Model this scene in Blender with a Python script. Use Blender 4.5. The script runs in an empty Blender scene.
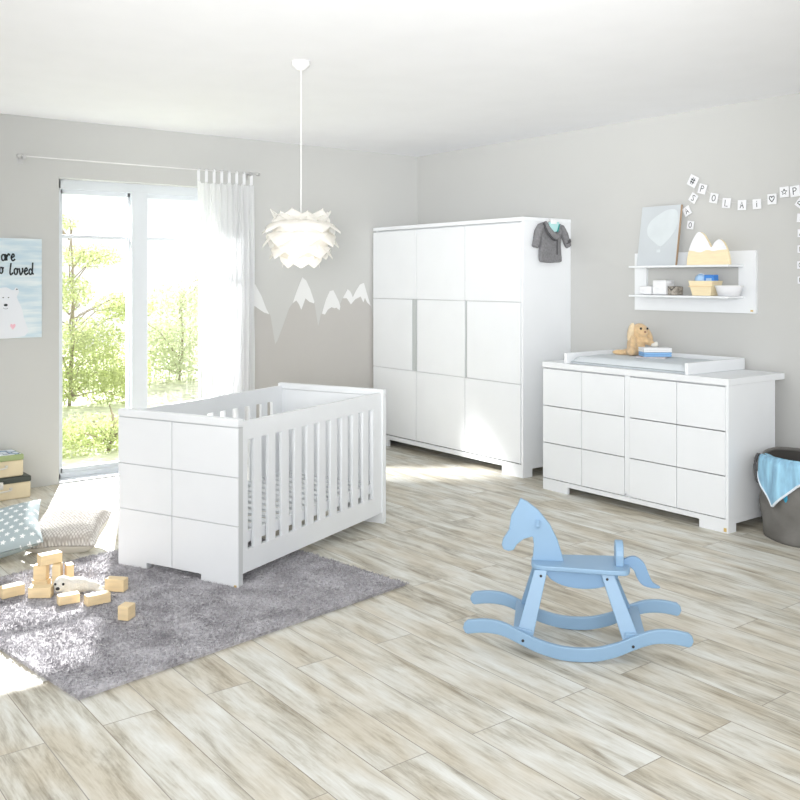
import bpy, bmesh, math, random
import numpy as np
from mathutils import Vector, Matrix
random.seed(7); rng = np.random.default_rng(7)
S = bpy.context.scene; COL = S.collection
PI = math.pi

# ------------------------------------------------------------------ camera, world, lights, exposure
cd = bpy.data.cameras.new('camera'); cam = bpy.data.objects.new('camera', cd); COL.objects.link(cam)
cam.location = (6.930, -5.4815, 1.5094)
cam.rotation_euler = (PI/2, 0, 0.9144)
cd.sensor_width = 36; cd.lens = 41.6; cd.shift_y = -0.1508; cd.clip_start = .05
S.camera = cam
S.view_settings.view_transform = 'Standard'; S.view_settings.look = 'None'
S.view_settings.gamma = 1; S.view_settings.use_curve_mapping = False
S.view_settings.exposure = 0.72
W = bpy.data.worlds.new('world'); S.world = W; W.use_nodes = True
W.node_tree.nodes['Background'].inputs[0].default_value = (1.0, 1.0, 1.0, 1)
W.node_tree.nodes['Background'].inputs[1].default_value = 0.78

def light(name, kind, loc, target, energy, color=(1, 1, 1), **kw):
    l = bpy.data.lights.new(name, kind); l.energy = energy; l.color = color
    for k, v in kw.items(): setattr(l, k, v)
    o = bpy.data.objects.new(name, l); COL.objects.link(o); o.location = loc
    o.rotation_euler = (Vector(target) - Vector(loc)).to_track_quat('-Z', 'Y').to_euler()
    return o
# low sun through the glazed door
light('sun', 'SUN', (-8.8, 2.3, 5), (-8.8 + .922, 2.3 - .390, 5 - .56), 9, (1, .98, .95), angle=math.radians(.8))
# added spot outside the glazed door, throwing the patch in front of the wardrobe
light('patch_spot', 'SPOT', (-2.48, -6.2, 4.8), (1.38, -.92, 0), 8500, (1, 1, 1), spot_size=math.radians(22), spot_blend=.7, shadow_soft_size=.28)
# added fill spot behind the camera, brightening the far walls and the far ceiling
light('far_fill', 'SPOT', (7.4, -6.1, 1.75), (3.1, -1.0, 1.6), 390, (1, 1, 1), spot_size=math.radians(44), spot_blend=1, shadow_soft_size=.45)
# large soft fill panel added behind the camera to help the daylight
light('rear_fill', 'AREA', (8.5, -6.6, 3.3), (3.4, -1.0, .8), 160, (1, 1, 1), shape='RECTANGLE', size=3.0, size_y=2.2)
# added spot behind the camera, aimed up to brighten the ceiling
light('ceiling_fill', 'SPOT', (7.3, -6.0, 1.5), (3.2, -2.6, 2.9), 760, (1, 1, 1), spot_size=math.radians(50), spot_blend=1, shadow_soft_size=.35)

# ------------------------------------------------------------------ materials
def nt(name):
    m = bpy.data.materials.new(name); m.use_nodes = True
    t = m.node_tree; return m, t, t.nodes['Principled BSDF']
def N(t, kind, **kw):
    n = t.nodes.new(kind)
    for k, v in kw.items():
        if k.startswith('i_'): n.inputs[k[2:].replace('_', ' ')].default_value = v
        else: setattr(n, k, v)
    return n
def ramp(t, stops):
    r = t.nodes.new('ShaderNodeValToRGB'); e = r.color_ramp.elements
    while len(e) < len(stops): e.new(.5)
    for k, (p, c) in enumerate(stops): e[k].position = p; e[k].color = (*c, 1)
    return r
def mat(name, col, rough=.5, bump=0, bscale=60, var=0, vscale=4, metal=0, sheen=0, spec=.5, stretch=(1, 1, 1)):
    m, t, b = nt(name); L = t.links.new
    b.inputs['Base Color'].default_value = (*col, 1); b.inputs['Roughness'].default_value = rough
    b.inputs['Metallic'].default_value = metal; b.inputs['Specular IOR Level'].default_value = spec
    if sheen: b.inputs['Sheen Weight'].default_value = sheen
    tc = N(t, 'ShaderNodeTexCoord'); mp = N(t, 'ShaderNodeMapping'); mp.inputs['Scale'].default_value = stretch
    L(tc.outputs['Object'], mp.inputs['Vector'])
    nz = N(t, 'ShaderNodeTexNoise', i_Scale=vscale, i_Detail=5); L(mp.outputs[0], nz.inputs['Vector'])
    v = max(var, .012)
    r = ramp(t, [(.3, tuple(c * (1 - v) for c in col)), (.7, tuple(min(1, c * (1 + v)) for c in col))])
    L(nz.outputs['Fac'], r.inputs[0]); L(r.outputs[0], b.inputs['Base Color'])
    if bump:
        n2 = N(t, 'ShaderNodeTexNoise', i_Scale=bscale, i_Detail=4); L(mp.outputs[0], n2.inputs['Vector'])
        bp = N(t, 'ShaderNodeBump', i_Strength=bump, i_Distance=.01); L(n2.outputs['Fac'], bp.inputs['Height']); L(bp.outputs[0], b.inputs['Normal'])
    return m
M = {}
M['wall'] = mat('wall_paint', (.562, .568, .556), .9, .05, 200, .01, 1)
M['wall_r'] = mat('wall_paint_side', (.555, .56, .548), .9, .05, 200, .01, 1)
M['ceil'] = mat('ceiling_paint', (.92, .93, .96), .95)
M['mural'] = mat('mural_taupe', (.50, .488, .47), .9, .04, 200, .02, 2)
M['snow'] = mat('mural_white', (.78, .79, .79), .9)
M['lacquer'] = mat('white_lacquer', (.82, .845, .87), .38, spec=.4)
M['lacquer_gap'] = mat('panel_core_white', (.62, .64, .65), .5)
M['grip_shade'] = mat('grip_shade_grey', (.50, .53, .53), .4)  # shade of the open grip slots, as a grey colour
M['frame'] = mat('window_frame_white', (.72, .76, .80), .4)
M['black'] = mat('black_plastic', (.02, .02, .022), .4)
M['chrome'] = mat('brushed_metal', (.6, .6, .6), .3, metal=1)
M['blue'] = mat('light_blue_lacquer', (.24, .38, .54), .45, var=.03)
M['blue_d'] = mat('shade_and_accent_blue', (.20, .335, .51), .5, var=.03)  # belly shade put into the colour; tail and eye share this blue
M['beech'] = mat('beech_wood', (.80, .63, .38), .5, .1, 20, .08, 12, stretch=(1, 1, 5))
M['beech_d'] = mat('reddish_block_wood', (.78, .55, .30), .5, .1, 20, .08, 12)
M['matpad'] = mat('pale_grey_pad', (.66, .71, .745), .65, .1, 90, .02)
M['plush'] = mat('tan_plush', (.74, .53, .30), .95, 1.0, 140, .14, 45, sheen=.4)
M['plush_l'] = mat('pale_plush', (.84, .68, .45), .95, 1.0, 140, .1, 45, sheen=.4)
M['plush_w'] = mat('white_plush', (.80, .78, .72), .95, .9, 160, .08, 40, sheen=.4)
M['cloth_w'] = mat('white_cloth', (.84, .85, .87), .9, .3, 120)
M['cloth_b'] = mat('blue_cloth', (.26, .48, .78), .9, .3, 120, .08)
M['cloth_g'] = mat('greyish_cloth', (.58, .55, .57), .9, .3, 120, .08, 30)
M['knit_grey'] = mat('grey_knit', (.215, .215, .225), .95, .5, 300, .18, 60)
M['knit_dark'] = mat('dark_grey_knit', (.085, .085, .09), .95, .4, 300, .1, 60)
M['teal'] = mat('pale_teal_lining', (.45, .72, .72), .9)
M['teal_d'] = mat('deep_teal_trim', (.02, .26, .25), .9)
M['basket'] = mat('grey_canvas', (.165, .16, .15), .85, .6, 14, .16, 6)
M['basket_in'] = mat('dark_canvas_inside', (.07, .065, .06), .9)
M['sky_b'] = mat('towel_blue', (.33, .60, .86), .95, .5, 150, .3, 9, stretch=(3, 3, .6))
M['sky_w'] = mat('towel_white_trim', (.78, .85, .93), .95, .3, 150)
M['sky_t'] = mat('towel_teal', (.05, .36, .56), .95, .3, 150)
M['case'] = mat('beige_suitcase_board', (.72, .62, .43), .6, .1, 60, .05, 8)
M['green'] = mat('olive_green_lid', (.34, .42, .20), .6)
M['darkgreen'] = mat('near_black_lid', (.05, .06, .05), .5)
M['brass'] = mat('small_brass_badge', (.72, .52, .20), .4, metal=.3)
M['wicker'] = mat('brown_grey_wicker', (.35, .32, .28), .8, .8, 60, .5, 60)
M['birch'] = mat('pale_birch', (.86, .74, .50), .5, .05, 30, .05, 14, stretch=(1, 1, 6))
M['bluebox'] = mat('bright_blue_box', (.06, .25, .70), .5)
M['palebl'] = mat('pale_blue_paper', (.42, .62, .88), .6, 0, 60, .1, 20)
M['ink'] = mat('dark_ink', (.025, .035, .04), .8)
M['card'] = mat('white_card', (.82, .83, .86), .8)
M['string'] = mat('pale_string', (.70, .70, .70), .9)
M['pink'] = mat('pink_print', (.85, .52, .60), .9)
M['bark'] = mat('grey_bark', (.30, .25, .18), .9, .5, 30, .2, 10)
M['art_bg'] = mat('grey_blue_print', (.56, .60, .63), .7, 0, 60, .06, 2)
M['art_sh'] = mat('pale_print_shape', (.64, .69, .715), .7, 0, 60, .05, 6)
M['wood_edge'] = mat('brown_frame_edge', (.42, .30, .20), .6)
M['cord'] = mat('white_cord', (.80, .80, .80), .6)
M['rug_base'] = mat('grey_rug_backing', (.24, .235, .245), .95, .5, 80, .1)

def rug_material():
    m, t, b = nt('grey_rug_pile'); L = t.links.new
    tc = N(t, 'ShaderNodeTexCoord'); nz = N(t, 'ShaderNodeTexNoise', i_Scale=70, i_Detail=3); L(tc.outputs['Object'], nz.inputs['Vector'])
    n2 = N(t, 'ShaderNodeTexNoise', i_Scale=7, i_Detail=4); L(tc.outputs['Object'], n2.inputs['Vector'])
    ad = N(t, 'ShaderNodeMath', operation='ADD'); L(nz.outputs['Fac'], ad.inputs[0]); L(n2.outputs['Fac'], ad.inputs[1])
    hf = N(t, 'ShaderNodeMath', operation='MULTIPLY'); hf.inputs[1].default_value = .5; L(ad.outputs[0], hf.inputs[0])
    r = ramp(t, [(.38, (.34, .33, .35)), (.5, (.50, .49, .515)), (.62, (.65, .64, .67))]); L(hf.outputs[0], r.inputs[0])
    L(r.outputs[0], b.inputs['Base Color']); b.inputs['Roughness'].default_value = .95; b.inputs['Specular IOR Level'].default_value = .1
    return m
M['rug'] = rug_material()

def floor_material():
    m, t, b = nt('washed_oak_planks'); L = t.links.new
    tc = N(t, 'ShaderNodeTexCoord')
    br = N(t, 'ShaderNodeTexBrick', offset=.37, offset_frequency=2, squash=1)
    for k, v in (('Scale', 1), ('Mortar Size', .0018), ('Mortar Smooth', .1), ('Bias', 0), ('Brick Width', 1.28), ('Row Height', .19)): br.inputs[k].default_value = v
    br.inputs['Color1'].default_value = (0, 0, 0, 1); br.inputs['Color2'].default_value = (1, 1, 1, 1); br.inputs['Mortar'].default_value = (.5, .5, .5, 1)
    L(tc.outputs['Object'], br.inputs['Vector'])
    # per-plank shift of the grain
    sc = N(t, 'ShaderNodeVectorMath', operation='SCALE'); sc.inputs['Scale'].default_value = 9; L(br.outputs['Color'], sc.inputs[0])
    ad = N(t, 'ShaderNodeVectorMath', operation='ADD'); L(tc.outputs['Object'], ad.inputs[0]); L(sc.outputs[0], ad.inputs[1])
    mp = N(t, 'ShaderNodeMapping'); mp.inputs['Scale'].default_value = (1.3, 7.5, 1); L(ad.outputs[0], mp.inputs['Vector'])
    n1 = N(t, 'ShaderNodeTexNoise', i_Scale=2.0, i_Detail=10, i_Roughness=.66, i_Distortion=.35); L(mp.outputs[0], n1.inputs['Vector'])
    mp2 = N(t, 'ShaderNodeMapping'); mp2.inputs['Scale'].default_value = (3, 60, 1); L(ad.outputs[0], mp2.inputs['Vector'])
    n2 = N(t, 'ShaderNodeTexNoise', i_Scale=2.2, i_Detail=5, i_Roughness=.6); L(mp2.outputs[0], n2.inputs['Vector'])
    mx = N(t, 'ShaderNodeMix', data_type='FLOAT'); mx.inputs[0].default_value = .22; L(n1.outputs['Fac'], mx.inputs[2]); L(n2.outputs['Fac'], mx.inputs[3])
    sh = N(t, 'ShaderNodeMath', operation='MULTIPLY_ADD'); sh.inputs[1].default_value = .05; sh.inputs[2].default_value = -.025
    sp = N(t, 'ShaderNodeSeparateColor'); L(br.outputs['Color'], sp.inputs[0]); L(sp.outputs[0], sh.inputs[0])
    a2 = N(t, 'ShaderNodeMath', operation='ADD'); L(mx.outputs[0], a2.inputs[0]); L(sh.outputs[0], a2.inputs[1])
    r = ramp(t, [(.35, (.33, .30, .245)), (.43, (.51, .49, .42)), (.50, (.645, .635, .575)), (.57, (.715, .715, .67)), (.66, (.79, .80, .77))])
    L(a2.outputs[0], r.inputs[0])
    mc = N(t, 'ShaderNodeMix', data_type='RGBA'); L(br.outputs['Fac'], mc.inputs[0]); L(r.outputs[0], mc.inputs[6]); mc.inputs[7].default_value = (.32, .30, .26, 1)
    L(mc.outputs[2], b.inputs['Base Color'])
    b.inputs['Roughness'].default_value = .42; b.inputs['Specular IOR Level'].default_value = .35
    n3 = N(t, 'ShaderNodeTexNoise', i_Scale=2.6, i_Detail=3); mp3 = N(t, 'ShaderNodeMapping'); mp3.inputs['Scale'].default_value = (1, 2.2, 1); L(ad.outputs[0], mp3.inputs['Vector']); L(mp3.outputs[0], n3.inputs['Vector'])
    rt = ramp(t, [(.40, (1, 1, 1)), (.62, (.86, .79, .69))]); L(n3.outputs['Fac'], rt.inputs[0])
    mu_ = N(t, 'ShaderNodeMix', data_type='RGBA', blend_type='MULTIPLY'); mu_.inputs[0].default_value = .8; L(mc.outputs[2], mu_.inputs[6]); L(rt.outputs[0], mu_.inputs[7]); L(mu_.outputs[2], b.inputs['Base Color'])
    bp = N(t, 'ShaderNodeBump', i_Strength=.15, i_Distance=.004); L(a2.outputs[0], bp.inputs['Height']); L(bp.outputs[0], b.inputs['Normal'])
    return m
M['floor'] = floor_material()

def see_through(name, col, alpha, rough=.05, trans=0):
    m = bpy.data.materials.new(name); m.use_nodes = True; t = m.node_tree; t.nodes.clear(); L = t.links.new
    out = N(t, 'ShaderNodeOutputMaterial'); tr = N(t, 'ShaderNodeBsdfTransparent'); mx = N(t, 'ShaderNodeMixShader'); mx.inputs[0].default_value = alpha
    if trans:
        d = N(t, 'ShaderNodeBsdfDiffuse'); d.inputs[0].default_value = (*col, 1); s = N(t, 'ShaderNodeBsdfTranslucent'); s.inputs[0].default_value = (*col, 1)
        m2 = N(t, 'ShaderNodeMixShader'); m2.inputs[0].default_value = trans; L(d.outputs[0], m2.inputs[1]); L(s.outputs[0], m2.inputs[2]); src = m2
    else:
        src = N(t, 'ShaderNodeBsdfGlossy'); src.inputs[0].default_value = (*col, 1); src.inputs['Roughness'].default_value = rough
    L(tr.outputs[0], mx.inputs[1]); L(src.outputs[0], mx.inputs[2]); L(mx.outputs[0], out.inputs[0])
    return m
M['glass'] = see_through('window_glass', (1, 1, 1), .04)
M['sheer'] = see_through('sheer_white_voile', (.93, .94, .95), .92, trans=.5)
M['lampshade'] = see_through('white_lamp_petal', (.90, .89, .86), 1.0, trans=.5)
M['leaf'] = see_through('yellow_green_leaf', (.50, .56, .27), 1.0, trans=.5)
M['leaf2'] = see_through('pale_green_leaf', (.60, .65, .44), 1.0, trans=.5)
m, t, b = nt('lit_bulb'); b.inputs['Emission Color'].default_value = (1, .86, .6, 1); b.inputs['Emission Strength'].default_value = 2; M['bulb'] = m

def star_fabric():
    m, t, b = nt('blue_grey_star_fabric'); L = t.links.new
    tc = N(t, 'ShaderNodeTexCoord'); sp = N(t, 'ShaderNodeSeparateXYZ'); L(tc.outputs['Object'], sp.inputs[0])
    def ma(op, a, bb=None, c=None):
        n = N(t, 'ShaderNodeMath', operation=op)
        for k, v in enumerate((a, bb, c)):
            if v is None: continue
            if isinstance(v, (int, float)): n.inputs[k].default_value = v
            else: L(v, n.inputs[k])
        return n.outputs[0]
    v = ma('MULTIPLY', sp.outputs['Y'], 24); row = ma('FLOOR', v); odd = ma('MULTIPLY', ma('MODULO', ma('ABSOLUTE', row), 2), .5)
    uu = ma('ADD', ma('MULTIPLY', sp.outputs['X'], 20), odd)
    fx = ma('SUBTRACT', ma('FRACT', uu), .5); fy = ma('SUBTRACT', ma('FRACT', v), .5)
    rr = ma('SQRT', ma('ADD', ma('MULTIPLY', fx, fx), ma('MULTIPLY', fy, fy)))
    th = ma('ARCTAN2', fy, fx); st = ma('MULTIPLY_ADD', ma('COSINE', ma('MULTIPLY', th, 5)), .07, .23)
    f = ma('LESS_THAN', rr, st)
    mc = N(t, 'ShaderNodeMix', data_type='RGBA'); L(f, mc.inputs[0]); mc.inputs[6].default_value = (.40, .475, .50, 1); mc.inputs[7].default_value = (.85, .88, .88, 1)
    L(mc.outputs[2], b.inputs['Base Color']); b.inputs['Roughness'].default_value = .9
    return m
M['stars'] = star_fabric()
def knit():
    m, t, b = nt('cream_chunky_knit'); L = t.links.new
    tc = N(t, 'ShaderNodeTexCoord'); mp = N(t, 'ShaderNodeMapping'); mp.inputs['Rotation'].default_value = (0, 0, .78); mp.inputs['Scale'].default_value = (1, 1, .2); L(tc.outputs['Object'], mp.inputs['Vector'])
    v = N(t, 'ShaderNodeTexVoronoi', i_Scale=75, i_Randomness=.25); L(mp.outputs[0], v.inputs['Vector'])
    r = ramp(t, [(.25, (.74, .72, .69)), (.62, (.40, .37, .34))]); L(v.outputs['Distance'], r.inputs[0]); L(r.outputs[0], b.inputs['Base Color'])
    bp = N(t, 'ShaderNodeBump', i_Strength=.8, i_Distance=.006, invert=True); L(v.outputs['Distance'], bp.inputs['Height']); L(bp.outputs[0], b.inputs['Normal'])
    b.inputs['Roughness'].default_value = .95
    return m
M['knit'] = knit()
def poster_paper():
    m, t, b = nt('pale_blue_board_print'); L = t.links.new
    tc = N(t, 'ShaderNodeTexCoord'); mp = N(t, 'ShaderNodeMapping'); mp.inputs['Scale'].default_value = (1, 1.2, 9); L(tc.outputs['Object'], mp.inputs['Vector'])
    nz = N(t, 'ShaderNodeTexNoise', i_Scale=3, i_Detail=4); L(mp.outputs[0], nz.inputs['Vector'])
    r = ramp(t, [(.35, (.52, .66, .75)), (.5, (.62, .73, .79)), (.68, (.74, .81, .84))]); L(nz.outputs['Fac'], r.inputs[0]); L(r.outputs[0], b.inputs['Base Color'])
    b.inputs['Roughness'].default_value = .8
    return m
M['poster'] = poster_paper()
def print_lid():
    m, t, b = nt('patterned_suitcase_lid'); L = t.links.new
    tc = N(t, 'ShaderNodeTexCoord'); v = N(t, 'ShaderNodeTexVoronoi', i_Scale=17); L(tc.outputs['Object'], v.inputs['Vector'])
    r = ramp(t, [(.0, (.80, .85, .90)), (.45, (.80, .85, .90)), (.5, (.06, .08, .14)), (.7, (.35, .50, .65))]); L(v.outputs['Distance'], r.inputs[0]); L(r.outputs[0], b.inputs['Base Color'])
    return m
M['print'] = print_lid()

# ------------------------------------------------------------------ mesh helpers
class MB:
    def __init__(s, off=(0, 0, 0)): s.v = []; s.f = []; s.off = Vector(off)
    def add(s, vs, fs, mt=None):
        b = len(s.v)
        for p in vs:
            p = Vector(p)
            if mt is not None: p = mt @ p
            s.v.append(tuple(p + s.off))
        s.f += [tuple(b + i for i in f) for f in fs]; return s
    def box(s, x0, x1, y0, y1, z0, z1, mt=None):
        vs = [(x, y, z) for z in (z0, z1) for y in (y0, y1) for x in (x0, x1)]
        return s.add(vs, [(0, 2, 3, 1), (4, 5, 7, 6), (0, 1, 5, 4), (2, 6, 7, 3), (0, 4, 6, 2), (1, 3, 7, 5)], mt)
    def prism(s, poly, a, b, axis='y', mt=None):
        # poly of (p,q); axis = extrusion axis; p,q are the remaining axes in order
        ar = sum(poly[i][0]*poly[(i+1) % len(poly)][1] - poly[(i+1) % len(poly)][0]*poly[i][1] for i in range(len(poly)))
        if (ar < 0) != (axis == 'y'): poly = poly[::-1]
        n = len(poly)
        def P(p, q, h): return {'x': (h, p, q), 'y': (p, h, q), 'z': (p, q, h)}[axis]
        vs = [P(p, q, a) for p, q in poly] + [P(p, q, b) for p, q in poly]
        fs = [tuple(range(n))[::-1], tuple(range(n, 2*n))] + [(i, (i+1) % n, n+(i+1) % n, n+i) for i in range(n)]
        return s.add(vs, fs, mt)
    def tube(s, pts, r, n=8, caps=True, mt=None):
        pts = [Vector(p) for p in pts]; rs = r if hasattr(r, '__len__') else [r]*len(pts); vs = []; fs = []
        up = Vector((0, 0, 1))
        for i, p in enumerate(pts):
            d = (pts[min(i+1, len(pts)-1)] - pts[max(i-1, 0)]).normalized()
            u = up if abs(d.dot(up)) < .95 else Vector((1, 0, 0))
            a = d.cross(u).normalized(); c = d.cross(a).normalized()
            for k in range(n): th = 2*PI*k/n; vs.append(p + a*rs[i]*math.cos(th) + c*rs[i]*math.sin(th))
        for i in range(len(pts)-1):
            for k in range(n): fs.append((i*n+k, i*n+(k+1) % n, (i+1)*n+(k+1) % n, (i+1)*n+k))
        if caps: fs += [tuple(range(n))[::-1], tuple(range((len(pts)-1)*n, len(pts)*n))]
        return s.add(vs, fs, mt)
    def lathe(s, prof, n=32, closed=False, mt=None):
        vs = []; fs = []; m_ = len(prof)
        for r, z in prof:
            for k in range(n): th = 2*PI*k/n; vs.append((r*math.cos(th), r*math.sin(th), z))
        for i in range(m_-1 + (1 if closed else 0)):
            j = (i+1) % m_
            for k in range(n): fs.append((i*n+k, i*n+(k+1) % n, j*n+(k+1) % n, j*n+k))
        if not closed: fs += [tuple(range(n))[::-1], tuple(range((m_-1)*n, m_*n))]
        return s.add(vs, fs, mt)
    def ell(s, c, r, n=16, mt=None, rot=None):
        R = Matrix.Identity(3) if rot is None else rot.to_3x3(); vs = []; fs = []; h = n//2
        for i in range(h+1):
            ph = PI*i/h
            for k in range(n):
                th = 2*PI*k/n; vs.append(Vector(c) + R @ Vector((r[0]*math.sin(ph)*math.cos(th), r[1]*math.sin(ph)*math.sin(th), r[2]*math.cos(ph))))
        for i in range(h):
            for k in range(n): fs.append((i*n+k, (i+1)*n+k, (i+1)*n+(k+1) % n, i*n+(k+1) % n))
        return s.add(vs, fs, mt)
    def build(s, name, m, parent=None, loc=None, rz=None, bevel=0, smooth=False, remesh=0, sub=0, seg=2, solid=0, weld=False):
        me = bpy.data.meshes.new(name); me.from_pydata(s.v, [], s.f); me.update()
        if weld or remesh or bevel:
            bm = bmesh.new(); bm.from_mesh(me); bmesh.ops.remove_doubles(bm, verts=bm.verts, dist=1e-6); bmesh.ops.recalc_face_normals(bm, faces=bm.faces); bm.to_mesh(me); bm.free()
        o = bpy.data.objects.new(name, me); COL.objects.link(o); me.materials.append(m)
        if parent is not None: o.parent = parent
        if loc is not None: o.location = loc
        if rz is not None: o.rotation_euler = (0, 0, rz) if not hasattr(rz, '__len__') else rz
        if solid: q = o.modifiers.new('s', 'SOLIDIFY'); q.thickness = solid; q.offset = 0
        if remesh:
            q = o.modifiers.new('r', 'REMESH'); q.mode = 'VOXEL'; q.voxel_size = remesh
            q = o.modifiers.new('m', 'SMOOTH'); q.iterations = 6; q.factor = .6; smooth = True
        if sub: q = o.modifiers.new('u', 'SUBSURF'); q.levels = sub; q.render_levels = sub
        if bevel:
            q = o.modifiers.new('b', 'BEVEL'); q.width = bevel; q.segments = seg; q.limit_method = 'ANGLE'; q.angle_limit = math.radians(40)
        if o.modifiers:
            dg = bpy.context.evaluated_depsgraph_get(); me2 = bpy.data.meshes.new_from_object(o.evaluated_get(dg)); o.modifiers.clear(); o.data = me2; me2.name = name
        if smooth:
            for p in o.data.polygons: p.use_smooth = True
        elif bevel:
            for p in o.data.polygons: p.use_smooth = False
        return o
def tag(o, label=None, cat=None, group=None, kind=None):
    for k, v in (('label', label), ('category', cat), ('group', group), ('kind', kind)):
        if v: o[k] = v
    return o
def thing(name, label, cat, loc=(0, 0, 0), rz=0, group=None):
    o = bpy.data.objects.new(name, None); COL.objects.link(o); o.location = loc; o.rotation_euler = (0, 0, rz) if not hasattr(rz, '__len__') else rz
    o.empty_display_size = .1
    return tag(o, label, cat, group)
def struct(o): o['kind'] = 'structure'; return o
def smoothpoly(pts, n=4, closed=True):
    # Catmull-Rom through the points
    P = [Vector((*p, 0)) if len(p) == 2 else Vector(p) for p in pts]; out = []; L = len(P)
    rng_ = range(L) if closed else range(L-1)
    for i in rng_:
        if closed: a, b, c, d = P[(i-1) % L], P[i], P[(i+1) % L], P[(i+2) % L]
        else: a, b, c, d = P[max(i-1, 0)], P[i], P[i+1], P[min(i+2, L-1)]
        for k in range(n):
            t = k/n; out.append(.5*((2*b)+(c-a)*t+(2*a-5*b+4*c-d)*t*t+(3*b-a-3*c+d)*t**3))
    if not closed: out.append(P[-1])
    return [(p.x, p.y) if len(pts[0]) == 2 else tuple(p) for p in out]
def ribbon(mb, pts, w, place):
    # flat pen stroke through 2-D points; place(u, v) -> (point, normal offset) gives a thin raised line
    pts = [Vector((p[0], p[1])) for p in pts]; A = []; B = []
    for i, p in enumerate(pts):
        d = (pts[min(i+1, len(pts)-1)] - pts[max(i-1, 0)]); d = d.normalized() if d.length > 1e-9 else Vector((1, 0)); nn = Vector((-d.y, d.x))
        A.append(p+nn*w/2); B.append(p-nn*w/2)
    vs = [place(q.x, q.y) for q in A] + [place(q.x, q.y) for q in B]; n = len(pts)
    mb.add(vs, [(i, i+1, n+i+1, n+i) for i in range(n-1)])
def arc(cx, cy, rx, ry, a0, a1, n=10): return [(cx+rx*math.cos(math.radians(a0+(a1-a0)*k/n)), cy+ry*math.sin(math.radians(a0+(a1-a0)*k/n))) for k in range(n+1)]

# ------------------------------------------------------------------ the room
RH = 2.686; YW = .07; X1 = 8.2; Y0 = -6.7
struct(MB().box(-.25, X1, Y0, YW+.2, -.12, 0).build('floor', M['floor']))
struct(MB().box(-.25, X1, Y0, YW+.2, RH, RH+.15).build('ceiling', M['ceil']))
struct(MB().box(-.25, X1, YW, YW+.2, 0, RH).build('wall_right', M['wall_r']))
WY0, WY1, WZ1 = -3.315, -2.03, 2.262
wl = MB().box(-.25, 0, Y0, WY0, 0, RH).box(-.25, 0, WY1, YW, 0, RH).box(-.25, 0, WY0, WY1, WZ1, RH)
struct(wl.build('wall_left', M['wall'], weld=True))
win = struct(thing('window_1', None, None, (-.15, (WY0+WY1)/2, 0)))
cy = (WY0+WY1)/2
fr = MB((.15, -cy, 0)); xa, xb = -.22, -.13
fr.box(xa, xb, WY0, WY0+.055, 0, WZ1).box(xa, xb, WY1-.06, WY1, 0, WZ1).box(xa, xb, WY0, WY1, 2.19, WZ1).box(xa, xb, WY0, WY1, 0, .05)
fr.box(xa, xb+.012, -2.717, -2.59, 0, 2.2)
fr.build('window_frame', M['frame'], win, bevel=.003)
MB((.15, -cy, 0)).box(-.125, -.0, WY0+.001, WY1-.001, .0, .012).build('window_sill', M['frame'], win, bevel=.002)
for y0, y1 in ((WY0+.055, -2.717), (-2.59, WY1-.06)):
    sash = MB((.15, -cy, 0)).box(-.2, -.15, y0, y1, 2.155, 2.19).box(-.2, -.15, y0, y1, .05, .082).box(-.2, -.15, y0, y0+.018, .05, 2.19).box(-.2, -.15, y1-.018, y1, .05, 2.19)
    sash.box(-.19, -.155, y0+.018, y1-.018, 1.822, 1.848)
    sash.build('window_sash', M['frame'], win, bevel=.002)
    MB((.15, -cy, 0)).box(-.177, -.173, y0+.018, y1-.018, .082, 2.155).build('window_pane', M['glass'], win)

# mountain mural on the left wall
SIL = [(-1.95, 1.30), (-1.85, 1.42), (-1.76, 1.53), (-1.687, 1.466), (-1.628, 1.369), (-1.581, 1.258), (-1.541, 1.202), (-1.517, 1.076), (-1.494, .95), (-1.47, .984), (-1.413, 1.115), (-1.357, 1.254), (-1.321, 1.302), (-1.275, 1.422), (-1.225, 1.528), (-1.184, 1.5), (-1.142, 1.421), (-1.1, 1.313), (-1.083, 1.219), (-1.057, 1.089), (-1.03, 1.189), (-1.011, 1.232), (-.98, 1.326), (-.937, 1.405), (-.899, 1.412), (-.868, 1.361), (-.824, 1.287), (-.797, 1.338), (-.744, 1.421), (-.712, 1.396), (-.687, 1.347), (-.654, 1.403), (-.609, 1.462), (-.563, 1.477), (-.527, 1.372), (-.481, 1.252), (-.449, 1.115), (-.40, 1.0), (-.30, 1.2), (-.2, 1.35), (-.08, 1.2)]
mu = thing('mountain_mural', 'painted wall mural of taupe mountains with white snowy peaks beside the wardrobe', 'mural', (0, -1.0, 0))
MB((0, 1.0, 0)).prism([(-1.95, .01)] + SIL + [(-.08, .01)], 0.0, .0015, 'x').build('mountain_range', M['mural'], mu)
CAPS = [[(-1.86, 1.40), (-1.76, 1.53), (-1.687, 1.466), (-1.628, 1.369), (-1.581, 1.258), (-1.552, 1.212), (-1.604, 1.228), (-1.643, 1.252), (-1.687, 1.281), (-1.76, 1.33), (-1.81, 1.29)],
 [(-1.321, 1.302), (-1.275, 1.422), (-1.225, 1.528), (-1.184, 1.5), (-1.142, 1.421), (-1.1, 1.313), (-1.103, 1.297), (-1.15, 1.312), (-1.192, 1.343), (-1.212, 1.293), (-1.234, 1.244), (-1.258, 1.294), (-1.286, 1.326)],
 [(-1.02, 1.204), (-1.011, 1.232), (-.98, 1.326), (-.937, 1.405), (-.899, 1.412), (-.868, 1.361), (-.836, 1.305), (-.824, 1.265), (-.832, 1.232), (-.868, 1.256), (-.885, 1.25), (-.92, 1.26), (-.958, 1.239), (-.989, 1.196)],
 [(-.797, 1.338), (-.744, 1.421), (-.712, 1.396), (-.687, 1.347), (-.654, 1.403), (-.609, 1.462), (-.563, 1.477), (-.527, 1.372), (-.486, 1.264), (-.527, 1.297), (-.552, 1.342), (-.569, 1.298), (-.6, 1.353), (-.663, 1.326), (-.708, 1.282), (-.753, 1.338)]]
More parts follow.
